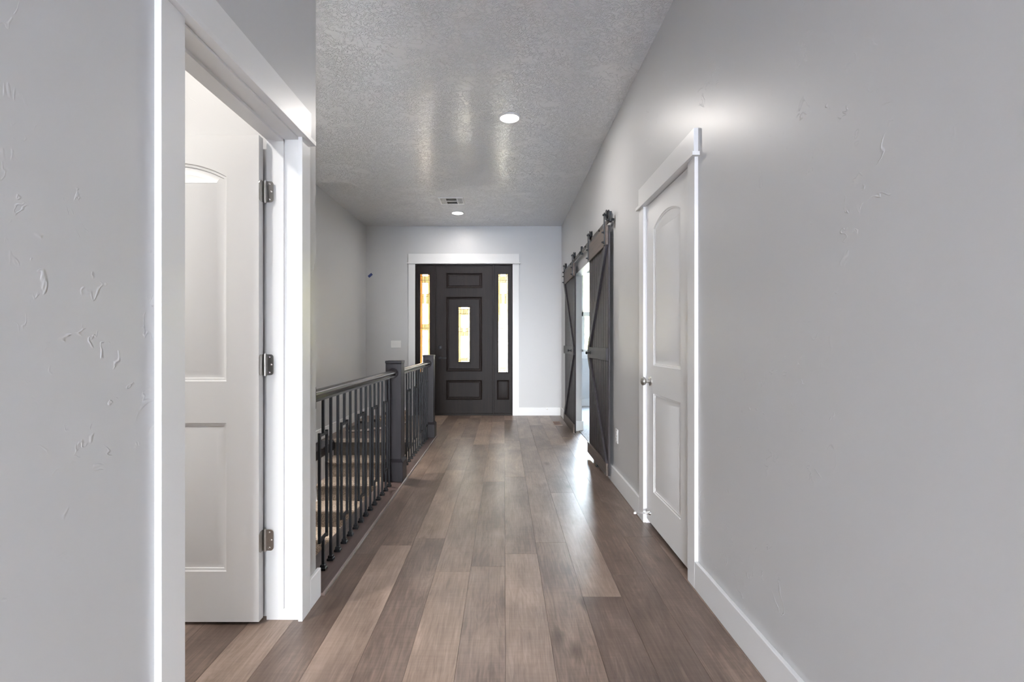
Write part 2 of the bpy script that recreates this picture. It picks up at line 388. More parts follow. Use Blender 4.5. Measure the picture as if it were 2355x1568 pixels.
# ------------------------------------------------------------------ railing
RX = -.93
rl = empty('stair_railing', (0, 0, 0))
tag(rl, 'dark wood handrail with two newel posts and black iron balusters along the stairwell', 'railing')
def newel(y):
    cx, hw = RX, .0655
    p = MB(); p.box(cx-hw, cx+hw, y, y+2*hw, .012, 1.0)
    po = p.build('newel_post', DARKW, rl, bevel=.003)
    q = MB(); h2 = hw+.017
    yc = y+hw
    q.prism([(cx-h2, .012), (cx-h2, .0121), (cx+h2, .0121), (cx+h2, .012)], 'y', yc-h2, yc+h2) if False else q.box(cx-h2, cx+h2, yc-h2, yc+h2, .012, .175)
    # sloped top of plinth
    a = [q.bm.verts.new((cx+sx*h2, yc+sy*h2, .175)) for sx, sy in ((-1,-1),(1,-1),(1,1),(-1,1))]
    c = [q.bm.verts.new((cx+sx*hw, yc+sy*hw, .20)) for sx, sy in ((-1,-1),(1,-1),(1,1),(-1,1))]
    for i in range(4): q.bm.faces.new((a[i], a[(i+1) % 4], c[(i+1) % 4], c[i]))
    q.build('plinth', DARKW, po, bevel=.002)
    q = MB(); q.box(cx-hw-.001, cx+hw+.001, y-.001, y+2*hw+.001, 1.0, 1.004); q.box(cx-hw-.003, cx+hw+.003, y-.003, y+2*hw+.003, 1.004, 1.024)
    q.build('cap', DARKW, po, bevel=.002)
newel(4.02); newel(5.865)
prof = [(-.030, .893), (-.030, .905), (-.022, .910), (-.024, .916), (-.034, .922), (-.036, .930), (-.030, .939), (-.018, .944), (0, .946),
        (.018, .944), (.030, .939), (.036, .930), (.034, .922), (.024, .916), (.022, .910), (.030, .905), (.030, .893)]
for a, c in ((2.233, 4.02), (4.151, 5.865)):
    b = MB(); b.prism([(RX+u, v) for u, v in prof], 'y', a, c); b.build('handrail', RAILW, rl, smooth=50)
b = MB(); b.box(RX-.055, RX+.055, 2.2115, 2.233, .868, .972); b.build('rosette', DARKW, rl, bevel=.004)
for yy, s in ((4.02, -1), (4.151, 1), (5.865, -1)):
    b = MB(); b.lathe((RX, yy, .92), (RX, yy+s*.014, .92), [(0, .043), (.6, .043), (1, .036)], 24); b.build('rosette', DARKW, rl, smooth=40)
def baluster(y, loop):
    h = .0065
    b = MB()
    if loop:
        b.box(RX-h, RX+h, y-h, y+h, .012, .18); b.box(RX-h, RX+h, y-h, y+h, .71, .895)
        b.box(RX-h, RX+h, y-.056, y-.056+2*h, .165, .722); b.box(RX-h, RX+h, y+.056-2*h, y+.056, .165, .722)
        b.box(RX-h, RX+h, y-.056+2*h, y+.056-2*h, .172, .185); b.box(RX-h, RX+h, y-.056+2*h, y+.056-2*h, .702, .715)
    else: b.box(RX-h, RX+h, y-h, y+h, .012, .895)
    o = b.build('baluster', BLACKM, rl)
    s = MB()
    for r0, r1, z0, z1 in ((.0165, .0165, .012, .022), (.0165, .013, .022, .026), (.012, .012, .026, .036), (.012, .009, .036, .040)):
        a = [s.bm.verts.new((RX+sx*r0, y+sy*r0, z0)) for sx, sy in ((-1,-1),(1,-1),(1,1),(-1,1))]
        c = [s.bm.verts.new((RX+sx*r1, y+sy*r1, z1)) for sx, sy in ((-1,-1),(1,-1),(1,1),(-1,1))]
        for i in range(4): s.bm.faces.new((a[i], a[(i+1) % 4], c[(i+1) % 4], c[i]))
        s.bm.faces.new(c)
    s.build('shoe', BLACKM, o)
for i in range(14): baluster(2.461+i*.1085, i % 3 == 0)
for i in range(13): baluster(4.325+i*.1183, i % 3 == 0)

# ------------------------------------------------------------------ panelled door leaf
def offset_poly(P, d):
    n = len(P); out = []
    area2 = sum(P[i][0]*P[(i+1) % n][1]-P[(i+1) % n][0]*P[i][1] for i in range(n)); sg = 1 if area2 > 0 else -1
    for i in range(n):
        a, b_, c = Vector(P[i-1]), Vector(P[i]), Vector(P[(i+1) % n])
        e1 = (b_-a).normalized(); e2 = (c-b_).normalized()
        n1 = Vector((-e1.y, e1.x))*sg; n2 = Vector((-e2.y, e2.x))*sg
        m = (n1+n2).normalized(); k = d/max(.35, m.dot(n1))
        out.append(tuple(b_+m*k))
    return out
def rect(x0, x1, z0, z1): return [(x0, z0), (x1, z0), (x1, z1), (x0, z1)]
def arch(x0, x1, z0, zs, zc, n=18):
    """rectangle with an arched top: springing zs, crown zc"""
    w_ = (x1-x0)/2; s = zc-zs; R = (w_*w_+s*s)/(2*s); cx = (x0+x1)/2; cz = zc-R
    t = math.asin(w_/R); P = [(x0, z0), (x1, z0)]
    for i in range(n+1):
        a = t-2*t*i/n; P.append((cx+R*math.sin(a), cz+R*math.cos(a)))
    return P
def leaf(w_, h, th, panels, both=True):
    """local: x 0..w, z 0..h, front face at y=0 looking to -y, back at y=th. panels: (outline, profile, hole)"""
    bm = bmesh.new()
    def loop(P, y): return [bm.verts.new((x, y, z)) for x, z in P]
    def edges(V):
        r = []
        for i in range(len(V)):
            e = bm.edges.get((V[i], V[(i+1) % len(V)]))
            r.append(e or bm.edges.new((V[i], V[(i+1) % len(V)])))
        return r
    holes = []
    for side in (0, 1):
        y0 = 0 if side == 0 else th; s = 1 if side == 0 else -1
        outer = loop(rect(0, w_, 0, h), y0)
        E = edges(outer)
        caps = []
        for pi, (out, profile, hole) in enumerate(panels):
            L0 = loop(out, y0); E += edges(L0); prev = L0
            for off, dep in profile:
                L = loop(offset_poly(out, off), y0+s*dep)
                for i in range(len(L)): bm.faces.new((prev[i], prev[(i+1) % len(L)], L[(i+1) % len(L)], L[i]))
                prev = L; lastd = dep
            if hole is None: bm.faces.new(prev)
            else:
                if hole == 'through': holes.append((pi, side, prev))
                else:
                    Hh = loop(hole, y0+s*lastd); caps.append(edges(prev)+edges(Hh)); holes.append((pi, side, Hh))
        bmesh.ops.triangle_fill(bm, use_beauty=True, edges=E)
        for c in caps: bmesh.ops.triangle_fill(bm, use_beauty=True, edges=c)
        if side == 0: o0 = outer
        else:
            for i in range(4): bm.faces.new((o0[i], o0[(i+1) % 4], outer[(i+1) % 4], outer[i]))
    for pi in set(h_[0] for h_ in holes):
        A = [h_[2] for h_ in holes if h_[0] == pi and h_[1] == 0][0]; B = [h_[2] for h_ in holes if h_[0] == pi and h_[1] == 1][0]
        for i in range(len(A)): bm.faces.new((A[i], A[(i+1) % len(A)], B[(i+1) % len(A)], B[i]))
    m = MB(); m.bm.free(); m.bm = bm
    return m
INT_PROF = [(.004, .004), (.012, .0055), (.014, .009), (.018, .0095), (.042, .003), (.044, .0025)]
def interior_leaf(w_, h, th):
    c = w_/2; pw = w_*.31
    return leaf(w_, h, th, [(rect(c-pw, c+pw, .210, .829), INT_PROF, None), (arch(c-pw, c+pw, 1.003, 1.857, 1.915), INT_PROF, None)])
def hinge(parent, p, leafdirs, name='hinge'):
    """p barrel centre; leafdirs list of (dx,dy) directions of the two leaves, local frame of the parent"""
    b = MB()
    for k in range(3):
        z0 = -.045+k*.03; b.cyl((p[0], p[1], p[2]+z0+.0006), (p[0], p[1], p[2]+z0+.0294), .0062, 14)
    b.cyl((p[0], p[1], p[2]-.048), (p[0], p[1], p[2]+.048), .0048, 12)
    hg = b.build(name, NICKEL, parent, smooth=40)
    for (dx, dy, nx, ny) in leafdirs:
        q = MB(); sc = MB(); L = .036; r = .012
        P = [(0, -.044), (L-r, -.044)]+[(L-r+r*math.sin(t*PI/10), -.044+r-r*math.cos(t*PI/10)) for t in range(1, 6)]
        P += [(L-r+r*math.cos(t*PI/10), .044-r+r*math.sin(t*PI/10)) for t in range(0, 6)]+[(0, .044)]
        A = [q.bm.verts.new((p[0]+dx*u, p[1]+dy*u, p[2]+v)) for u, v in P]
        B = [q.bm.verts.new((p[0]+dx*u+nx*.0022, p[1]+dy*u+ny*.0022, p[2]+v)) for u, v in P]
        q.bm.faces.new(A); q.bm.faces.new(B[::-1])
        for i in range(len(A)): q.bm.faces.new((A[i], B[i], B[(i+1) % len(A)], A[(i+1) % len(A)]))
        q.build('hinge_leaf', NICKEL, hg)
        for (u, v) in ((.019, .033), (.027, 0), (.019, -.033)):
            a = Vector((p[0]+dx*u+nx*.0016, p[1]+dy*u+ny*.0016, p[2]+v)); sc.lathe(a, a+Vector((nx, ny, 0))*.0016, [(0, .0042), (.7, .0042), (1, .003)], 12)
        sc.build('screw', SCREW, hg)
    return hg
def knob(parent, p, d, name='knob'):
    """door knob at p on the face, pointing along d"""
    p = Vector(p); d = Vector(d)
    b = MB()
    b.lathe(p, p+d*.009, [(0, .031), (.5, .031), (.8, .029), (1, .022)], 32)
    b.lathe(p+d*.008, p+d*.030, [(0, .016), (.3, .0105), (1, .0105)], 24)
    b.lathe(p+d*.028, p+d*.064, [(0, .0105), (.08, .016), (.25, .024), (.45, .0275), (.62, .0270), (.8, .0225), (.93, .013), (1, .0005)], 32)
    return b.build(name, NICKEL, parent, smooth=35)

# left doorway: open white door (door_1)
d1 = struct(empty('door_1', (XL, 1.64, 0)))
def child(o, par):
    """keep world position after parenting to an unrotated empty"""
    o.parent = par; o.location = Vector(o.location)-par.location
    return o
def wchild(mb, name, mat, par, **k):
    o = mb.build(name, mat, None, **k); return child(o, par)
jt = .02
b = MB()
b.box(XL-.14, XL, LD0, LD0+jt-.003, 0, LDT-jt); b.box(XL-.14, XL, LD1-jt+.018, LD1, 0, LDT-jt) ; b.box(XL-.14, XL, LD0, LD1, LDT-jt, LDT)
wchild(b, 'jamb', TRIM, d1)
b = MB()
sx0, sx1 = XL-.094, XL-.063
b.box(sx0, sx1, LD1-.002-.010, LD1-.0015, .05, LDT-jt); b.box(sx0, sx1, LD0+jt-.003, LD0+jt+.008, .02, LDT-jt); b.box(sx0, sx1, LD0+jt-.003, LD1-.002, LDT-jt-.011, LDT-jt)
wchild(b, 'door_stop', TRIM, d1)
def casing(par, side, y0i, y0o, y1i, y1o, zl, xw, flip):
    """side casings and head casing on a wall plane xw; side = +1 if the casing stands out towards +x"""
    t = .018
    for a, c in ((y0o, y0i), (y1i, y1o)):
        b = MB(); b.box(xw, xw+side*t, a, c, 0, zl); wchild(b, 'casing', TRIM, par, bevel=.0015)
    b = MB(); b.box(xw, xw+side*(t+.018), y0o-.02, y1o+.02, zl, zl+.020); b.box(xw, xw+side*.022, y0o-.001, y1o+.001, zl+.020, zl+.138)
    wchild(b, 'head_casing', TRIM, par, bevel=.0015)
casing(d1, 1, 1.279, 1.189, 2.021, 2.105, 2.049, XL, False)
slab = interior_leaf(.712, 2.03, .035)
slab.bm.transform(Matrix.Translation((-1.022-.712-XL, 1.994-1.64, .0145)))
sl = slab.build('door_slab', DOORW, d1, smooth=25)
for z in (1.817, 1.085, .343):
    hinge(sl, (-1.012-XL, 2.026-1.64, z), [(1, 0, 0, -1), (0, -1, -.0, 0)] if False else [(1, 0, 0, -1)])
    # leaf on the slab edge
    q = MB(); xs = -1.022-XL
    P = [(0, -.044), (-.022, -.044), (-.030, -.036), (-.032, -.030), (-.032, .030), (-.030, .036), (-.022, .044), (0, .044)]
    q.prism([(1.64*0+2.026-1.64+u, z+v) for u, v in P], 'x', xs, xs+.003)
    q.build('hinge_leaf', NICKEL, sl)
knob(sl, (-1.665-XL, 1.994-1.64, .92), (0, -1, 0)); knob(sl, (-1.665-XL, 2.029-1.64, .92), (0, 1, 0))

# closet door on the right wall (door_2)
d2 = struct(empty('door_2', (XR, 2.755, 0)))
b = MB(); b.box(XR, XR+RW, CD0, CD0+.018, 0, CDT-.012); b.box(XR, XR+RW, CD1-.018, CD1, 0, CDT-.012); b.box(XR, XR+RW, CD0, CD1, CDT-.014, CDT)
wchild(b, 'jamb', TRIM, d2)
casing(d2, -1, 2.376, 2.290, 3.134, 3.230, 2.069, XR, True)
cw = .740
slab = interior_leaf(cw, 2.032, .035)
slab.bm.transform(Matrix.Translation((XR+.003-XR, 3.126-2.755, .032)) @ Matrix.Rotation(-PI/2, 4, 'Z'))
sl2 = slab.build('door_slab', DOORW, d2, smooth=25)
for z in (1.83, 1.09, .35):
    b = MB()
    for k in range(3): b.cyl((-.004, 2.3835-2.755, z-.045+k*.03+.0006), (-.004, 2.3835-2.755, z-.045+k*.03+.0294), .0055, 14)
    b.build('hinge', NICKEL, sl2, smooth=40)
knob(sl2, (.003, 3.043-2.755, .933), (-1, 0, 0))
b = MB(); b.lathe((.003, 3.05-2.755, .092), (-.088, 3.05-2.755, .092), [(0, .014), (.04, .014), (.12, .009), (.35, .0045), (1, .004)], 20)
ds = b.build('bumper', CHROME, sl2, smooth=40, label='chrome rigid door stop')
b = MB(); b.lathe((-.088, 3.05-2.755, .092), (-.102, 3.05-2.755, .092), [(0, .0068), (.8, .0075), (1, .005)], 16)
b.build('bumper_tip', RUBBER, sl2, smooth=40, label='white rubber tip')

# ------------------------------------------------------------------ front door unit
def glass_mat():
    m, n, l, b_ = newmat('leaded_glass'); n.remove(b_)
    out = [x for x in n if x.type == 'OUTPUT_MATERIAL'][0]
    tr = n.new('ShaderNodeBsdfTransparent'); tr.inputs[0].default_value = (.93, .92, .88, 1)
    tl = n.new('ShaderNodeBsdfTranslucent'); tl.inputs[0].default_value = (1, .96, .90, 1)
    gl = n.new('ShaderNodeBsdfGlossy'); gl.inputs['Roughness'].default_value = .1
    mx = n.new('ShaderNodeMixShader'); mx.inputs[0].default_value = .75
    l.new(tr.outputs[0], mx.inputs[1]); l.new(tl.outputs[0], mx.inputs[2])
    m2 = n.new('ShaderNodeMixShader'); m2.inputs[0].default_value = .05
    l.new(mx.outputs[0], m2.inputs[1]); l.new(gl.outputs[0], m2.inputs[2]); l.new(m2.outputs[0], out.inputs[0])
    return m
GLASS = glass_mat()
def clear_glass():
    m, n, l, b_ = newmat('window_glass'); n.remove(b_)
    out = [x for x in n if x.type == 'OUTPUT_MATERIAL'][0]
    tr = n.new('ShaderNodeBsdfTransparent'); tr.inputs[0].default_value = (.95, .97, .96, 1)
    gl = n.new('ShaderNodeBsdfGlossy'); gl.inputs['Roughness'].default_value = .02
    m2 = n.new('ShaderNodeMixShader'); m2.inputs[0].default_value = .06
    l.new(tr.outputs[0], m2.inputs[1]); l.new(gl.outputs[0], m2.inputs[2]); l.new(m2.outputs[0], out.inputs[0])
    return m
CLEAR = clear_glass()
CAME = plain('lead_came', (.06, .055, .045), .4, .7)
FPROF = [(.006, -.006), (.012, -.004), (.018, .009), (.026, .015), (.034, .015), (.046, .006)]
yS = YF+.028    # slab plane
def came(par, x0, x1, z0, z1, rows, y, off):
    """lead lines: rows = list of (z fraction from the top, list of x fractions spanning to the next row)"""
    b = MB(); h = .003
    wd = x1-x0; ht = z1-z0
    def V(fx, f0, f1): b.box(x0+fx*wd-h, x0+fx*wd+h, y-.003, y+.003, z1-f1*ht, z1-f0*ht)
    def Hh(f, a=0, c=1): b.box(x0+a*wd, x0+c*wd, y-.003, y+.003, z1-f*ht-h, z1-f*ht+h)
    for it in rows:
        if it[0] == 'v': V(it[1], it[2], it[3])
        else: Hh(it[1], it[2], it[3])
    o = b.build('lead_came', CAME, par); o.location = (-off[0], -off[1], -off[2])
    return o
def tint_glass(name, col):
    m, n, l, b_ = newmat(name); n.remove(b_)
    out = [x for x in n if x.type == 'OUTPUT_MATERIAL'][0]
    tr = n.new('ShaderNodeBsdfTransparent'); tr.inputs[0].default_value = (*col, 1)
    gl = n.new('ShaderNodeBsdfGlossy'); gl.inputs['Roughness'].default_value = .1
    m2 = n.new('ShaderNodeMixShader'); m2.inputs[0].default_value = .03
    l.new(tr.outputs[0], m2.inputs[1]); l.new(gl.outputs[0], m2.inputs[2]); l.new(m2.outputs[0], out.inputs[0])
    return m
# pieces added over the panes, warm glow and dimming put in their tint; seen through twice (front and back face), so the colours are square roots of what they pass
AMBER = tint_glass('amber_glow_tint', (.29, .18, .085)); STRAW = tint_glass('straw_glow_tint', (.32, .26, .165)); PALE = tint_glass('pale_glow_tint', (.34, .31, .25))
def pieces(par, x0, x1, z0, z1, y, off, bands, left, inner=(.2, .83)):
    wd = x1-x0; ht = z1-z0
    def bx(b, a, c, f0, f1): b.box(x0+a*wd-off[0], x0+c*wd-off[0], y-off[1], y+.002-off[1], z1-f1*ht-off[2], z1-f0*ht-off[2])
    b = MB(); bx(b, 0, inner[0], 0, 1); b.build('border_tint', left, par, label='border glass added to tint and dim the daylight')
    b = MB(); bx(b, inner[1], 1, 0, 1); b.build('border_tint', STRAW if left is AMBER else PALE, par, label='border glass added to tint and dim the daylight')
    b = MB()
    for (a, c, f0, f1) in bands: bx(b, a, c, f0, f1)
    b.build('accent_tint', STRAW, par, label='straw coloured glass pieces added to dim the daylight')
SB = [(.2, .83, .02, .085), (.2, .38, .2, .3), (.62, .83, .2, .3), (.2, .83, .51, .57), (.2, .83, .955, .99)]
DB = [(.2, .83, .03, .145), (.2, .4, .37, .45), (.64, .83, .37, .45), (.2, .83, .45, .53), (.2, .83, .925, .985)]
SIDE_ROWS = [('v', .2, 0, 1), ('v', .82, 0, 1), ('h', .02, 0, 1), ('h', .06, 0, 1), ('h', .085, .2, .82), ('v', .4, .02, .085), ('v', .5, .02, .2), ('v', .6, .02, .085),
             ('h', .2, 0, 1), ('h', .225, .2, .82), ('v', .38, .2, .3), ('v', .62, .2, .3), ('h', .3, .2, .82),
             ('h', .51, 0, 1), ('h', .55, 0, 1), ('h', .57, .2, .82), ('v', .4, .51, .57), ('v', .5, .51, .69), ('v', .6, .51, .57), ('h', .69, 0, 1),
             ('h', .96, .2, .82), ('v', .4, .96, 1), ('v', .6, .96, 1), ('h', .985, 0, 1)]
DOOR_ROWS = [('v', .2, 0, 1), ('v', .84, 0, 1), ('h', .04, 0, 1), ('h', .12, 0, 1), ('h', .15, .2, .84), ('v', .4, .04, .15), ('v', .5, .04, .36), ('v', .64, .04, .15),
             ('h', .36, 0, 1), ('h', .4, .2, .84), ('v', .4, .36, .55), ('v', .64, .36, .55), ('h', .45, 0, 1), ('v', .52, .36, .45), ('h', .55, .2, .84),
             ('h', .92, .2, .84), ('v', .35, .92, 1), ('v', .5, .92, 1), ('v', .68, .92, 1), ('h', .97, 0, 1)]
d3o = (-.646, YF, 0)
d3 = struct(empty('door_3', d3o))
# frame: jambs, mullions, head, sill
b = MB()
b.box(DX0, DX0+.022, YF-.004, YF+.12, 0, DZ); b.box(DX1-.022, DX1, YF-.004, YF+.12, 0, DZ); b.box(DX0+.022, DX1-.022, YF-.004, YF+.12, 2.422, DZ)
b.box(-1.128, -1.1045, YF+.008, YF+.12, .03, 2.422); b.box(-.186, -.158, YF+.008, YF+.12, .03, 2.422)
b.box(DX0+.022, DX1-.022, YF+.002, YF+.12, 0, .03)
for a_, c_ in ((DX0+.02, -1.395), (-1.145, -1.085), (-.205, -.140), (.105, DX1-.02)): b.box(a_, c_, YF+.076, YF+.118, .028, 2.43)
b.box(DX0+.02, DX1-.02, YF+.076, YF+.118, 2.40, 2.43)
b.box(DX0+.02, DX1-.02, YF+.076, YF+.118, .02, .06)
wchild(b, 'frame', FDOOR, d3, bevel=.002)
def casing_far():
    for a, c in ((-1.538, -1.432), (.140, .243)):
        b = MB(); b.box(a, c, YF-.018, YF, 0, 2.444); wchild(b, 'casing', TRIM, d3, bevel=.0015)
    b = MB(); b.box(-1.565, .265, YF-.036, YF, 2.444, 2.462); b.box(-1.540, .245, YF-.020, YF, 2.462, 2.605)
    wchild(b, 'head_casing', TRIM, d3, bevel=.0015)
casing_far()
DW0, DW1 = -1.103, -.188
H0 = .030
def R_(x0, x1, z0, z1, ox): return rect(x0-ox, x1-ox, z0-H0, z1-H0)
GP = [(.0, .0)]
mid_hole = R_(-.745, -.545, .852, 1.762, DW0)
m = leaf(DW1-DW0, 2.42-H0, .045, [(R_(-.937, -.354, .249, .569, DW0), FPROF, None), (R_(-.937, -.354, .708, 1.918, DW0), FPROF, mid_hole),
                                 (R_(-.937, -.354, 2.056, 2.304, DW0), FPROF, None)])
m.bm.transform(Matrix.Translation((DW0-d3o[0], yS-YF, H0)))
fs = m.build('door_slab', FDOOR, d3, smooth=25)
def lite_frame(par, x0, x1, z0, z1, y, wd, off, dep=.012):
    b = MB()
    for (a, c, e, f) in ((x0-wd, x0, z0-wd, z1+wd), (x1, x1+wd, z0-wd, z1+wd), (x0, x1, z1, z1+wd), (x0, x1, z0-wd, z0)):
        b.box(a-off[0], c-off[0], y-dep-off[1], y+.02-off[1], e-off[2], f-off[2])
    return b.build('glass_frame', FDOOR, par, bevel=.003)
lite_frame(fs, -.735, -.555, .864, 1.749, yS+.002, .024, d3o)
b = MB(); b.box(-.735-d3o[0], -.555-d3o[0], yS+.018-YF, yS+.024-YF, .864, 1.749); b.build('glass_pane', GLASS, fs)
pieces(fs, -.735, -.555, .864, 1.749, yS+.0155, d3o, DB, STRAW)
came(fs, -.735, -.555, .864, 1.749, DOOR_ROWS, yS+.012, d3o)
# dark handle set at the left edge of the slab
b = MB(); hx = -1.037-d3o[0]
b.lathe((hx, yS-YF, 1.10), (hx, yS-YF-.012, 1.10), [(0, .03), (.8, .03), (1, .026)], 24); b.box(hx-.004, hx+.004, yS-YF-.028, yS-YF-.012, 1.085, 1.115)
b.build('deadbolt', BLACKM, fs, smooth=35)
b = MB(); b.lathe((hx, yS-YF, .925), (hx, yS-YF-.012, .925), [(0, .03), (.8, .03), (1, .026)], 24); b.cyl((hx, yS-YF-.012, .925), (hx, yS-YF-.05, .925), .009)
b.box(hx-.01, hx+.11, yS-YF-.056, yS-YF-.044, .916, .934)
b.build('lever_handle', BLACKM, fs, smooth=35)

def sidelight(name, x0, x1, gx0, gx1):
    off = ((x0+x1)/2, YF, 0)
    e = struct(empty(name, off))
    m = leaf(x1-x0, 2.42-H0, .045, [(R_(gx0-.024, gx1+.024, .249, .569, x0), [(.005, -.005), (.010, -.003), (.015, .006), (.022, .009), (.034, .005)], None),
                                    (R_(gx0-.008, gx1+.008, .691, 2.289, x0), [(.001, .001)], 'through')])
    m.bm.transform(Matrix.Translation((x0-off[0], yS-YF, H0)))
    p = m.build('panel', FDOOR, e, smooth=25)
    lite_frame(p, gx0, gx1, .699, 2.281, yS+.002, .022, off)
    b = MB(); b.box(gx0-off[0], gx1-off[0], yS+.018-YF, yS+.024-YF, .699, 2.281); b.build('glass_pane', GLASS, p)
    pieces(p, gx0, gx1, .699, 2.281, yS+.0155, off, SB, AMBER if x0 < -1 else STRAW)
    came(p, gx0, gx1, .699, 2.281, SIDE_ROWS, yS+.012, off)
sidelight('window_1', -1.412, -1.129, -1.357, -1.203)
sidelight('window_2', -.157, .120, -.090, .062)

# ------------------------------------------------------------------ bedroom window
wo_ = ((BWX0+BWX1)/2, 8.8, 0)
e = struct(empty('window_3', wo_))
b = MB()
for q in ((BWX0, BWX0+.045, BWZ0, BWZ1), (BWX1-.045, BWX1, BWZ0, BWZ1), (BWX0, BWX1, BWZ1-.045, BWZ1), (BWX0, BWX1, BWZ0, BWZ0+.05), (BWX0, BWX1, 1.66, 1.745)):
    b.box(q[0]-wo_[0], q[1]-wo_[0], .03, .09, q[2], q[3])
b.box(BWX0+.045-wo_[0], BWX0+.07-wo_[0], .03, .08, BWZ0+.05, 1.66)
b.build('window_frame', PLASTIC, e, bevel=.003)
b = MB(); b.box(BWX0+.04-wo_[0], BWX1-.04-wo_[0], .055, .06, BWZ0+.04, BWZ1-.04); b.build('pane', CLEAR, e)
b = MB(); b.box(BWX0-.05-wo_[0], BWX1+.05-wo_[0], -.03, .03, BWZ0-.02, BWZ0); b.box(BWX0-.03-wo_[0], BWX1+.03-wo_[0], -.016, 0, BWZ0-.115, BWZ0-.02)
b.build('window_sill', TRIM, e, bevel=.002)

# unseen frosted window added to brighten the open door in the side room
e = struct(empty('added_window_4', (-3.04, .15, 1.45)))
b = MB()
for q in ((-.30, -.26, 0, .55), (.26, .30, 0, .55), (-.26, .26, 0, .04), (-.26, .26, .51, .55)): b.box(-.04, .04, q[0], q[1], q[2], q[3])
b.build('window_frame', PLASTIC, e, bevel=.003)
b = MB(); b.box(-.003, .003, -.26, .26, .04, .51); b.build('pane', GLASS, e)
# ------------------------------------------------------------------ barn doors
def barn_door(y0, y1, meet, label):
    """hung door between y0 and y1; meet = 'far' or 'near' side where the pull is"""
    yc = (y0+y1)/2
    xb, xp, xr = .902, .884, .865       # back, plank face, rail face
    t = empty('barn_door', (xb, yc, .045))
    tag(t, label, 'barn door', 'dark sliding barn doors')
    def B(mb, name, mat, **k):
        o = mb.build(name, mat, None, **k); o.parent = t; o.location = Vector((-xb, -yc, -.045)); return o
    zb, zt = .045, 2.175
    b = MB(); n = 9; wd = (y1-y0)/n
    for i in range(n):
        a, c = y0+i*wd, y0+(i+1)*wd; ch = .007
        b.prism([(xb, a+.0006), (xb, c-.0006), (xp+ch, c-.0006), (xp, c-ch), (xp, a+ch), (xp+ch, a+.0006)], 'z', zb, zt)
    B(b, 'planks', BARN)
    for (z0, z1) in ((zb, .152), (1.022, 1.132), (2.008, zt)):
        b = MB(); b.box(xr, xp, y0-.004, y1+.004, z0, z1); B(b, 'rail', BARNR if z0 != 1.022 else BARNB, bevel=.003)
    far_meet = (meet == 'far')
    m_ = y1 if far_meet else y0; o_ = y0 if far_meet else y1     # meeting side, outer side
    s = 1 if m_ > o_ else -1; bw = .085
    for (za, zc, top) in ((1.132, 2.008, True), (.152, 1.022, False)):
        # from the meeting side at the middle rail to the outer side at the outer rail
        if top: P = [(m_, za), (m_-s*bw, za), (o_, zc-.09*0), (o_, zc), (o_+s*bw, zc)]
        if top: P = [(m_, za), (m_-s*.10, za), (o_, zc), (o_+s*.10, zc)]
        else: P = [(m_-s*.10, zc), (m_, zc), (o_+s*.10, za), (o_, za)]
        b = MB(); b.prism(P, 'x', xr, xp); B(b, 'brace', BARNB, bevel=.002)
    # hangers
    for yy in (y0+.055, y1-.055):
        b = MB(); b.box(xr-.006, xr, yy-.02, yy+.02, 2.012, 2.275)
        b.prism([(yy+.02*math.cos(a), 2.275+.02*math.sin(a)) for a in [k*PI/10 for k in range(11)]], 'x', xr-.006, xr)
        hg = B(b, 'hanger', BLACKM, label='black strap hanger')
        w_ = MB(); xw = .8885
        w_.lathe((xw-.012, yy, 2.275), (xw+.012, yy, 2.275), [(0, .044), (.22, .044), (.35, .036), (.65, .036), (.78, .044), (1, .044), (1, .034), (.8, .032), (.2, .032), (0, .034), (0, .044)][:6], 28)
        wheel = w_
        wheel.cyl((xr-.016, yy, 2.275), (xw+.014, yy, 2.275), .009, 12)
        wo2 = wheel.build('wheel', BLACKM, None, smooth=35); wo2.parent = hg
        bl = MB()
        for z in (2.04, 2.125):
            bl.lathe((xr-.006, yy, z), (xr-.026, yy, z), [(0, .010), (.35, .010), (.36, .007), (1, .006)], 10)
        bo = bl.build('bolt', BLACKM, None); bo.parent = hg
    # pull
    py = m_-s*.165
    b = MB(); b.lathe((xr, py, 1.075), (xr-.048, py, 1.075), [(0, .017), (.12, .017), (.15, .007), (.6, .007), (.65, .013), (.9, .015), (1, .010)], 20)
    B(b, 'pull_knob', BLACKM, smooth=35)
    return t
barn_door(4.06, 4.955, 'far', 'nearer dark plank barn door hanging beside the wall outlet, its edge turned to the viewer')
barn_door(5.985, 6.935, 'near', 'farther dark plank barn door hanging next to the front entry wall')
t = empty('barn_door_track', (XR, 5.5, 2.22))
tag(t, 'long dark flat steel sliding rail bolted high on right wall carrying both barn doors', 'door track')
def T(mb, name, mat, **k):
    o = mb.build(name, mat, None, **k); o.parent = t; o.location = Vector((-XR, -5.5, -2.22)); return o
b = MB(); b.box(.8865, .8925, 3.985, 7.05, 2.196, 2.240); T(b, 'rail_bar', TRACKM, bevel=.001)
for yy in (4.04, 4.45, 5.2, 5.62, 6.35, 6.99):
    b = MB(); b.cyl((XR, yy, 2.218), (.8925, yy, 2.218), .011, 16); b.lathe((.8865, yy, 2.218), (.8785, yy, 2.218), [(0, .011), (.6, .011), (1, .008)], 6)
    T(b, 'standoff_bolt', BLACKM)
for yy in (4.005, 5.47, 7.025):
    b = MB(); b.box(.878, .900, yy-.016, yy+.016, 2.186, 2.275); b.lathe((.878, yy, 2.205), (.862, yy, 2.205), [(0, .011), (.5, .012), (1, .012)], 14); T(b, 'end_stop', BLACKM, bevel=.002)
b = MB(); b.box(.872, .912, 4.52, 4.58, 0, .006); b.box(.874, .880, 4.52, 4.58, .006, .04); b.box(.9045, .911, 4.52, 4.58, .006, .06)
tag(b.build('floor_guide', BLACKM), 'small black floor guide under the nearer barn door', 'floor guide')

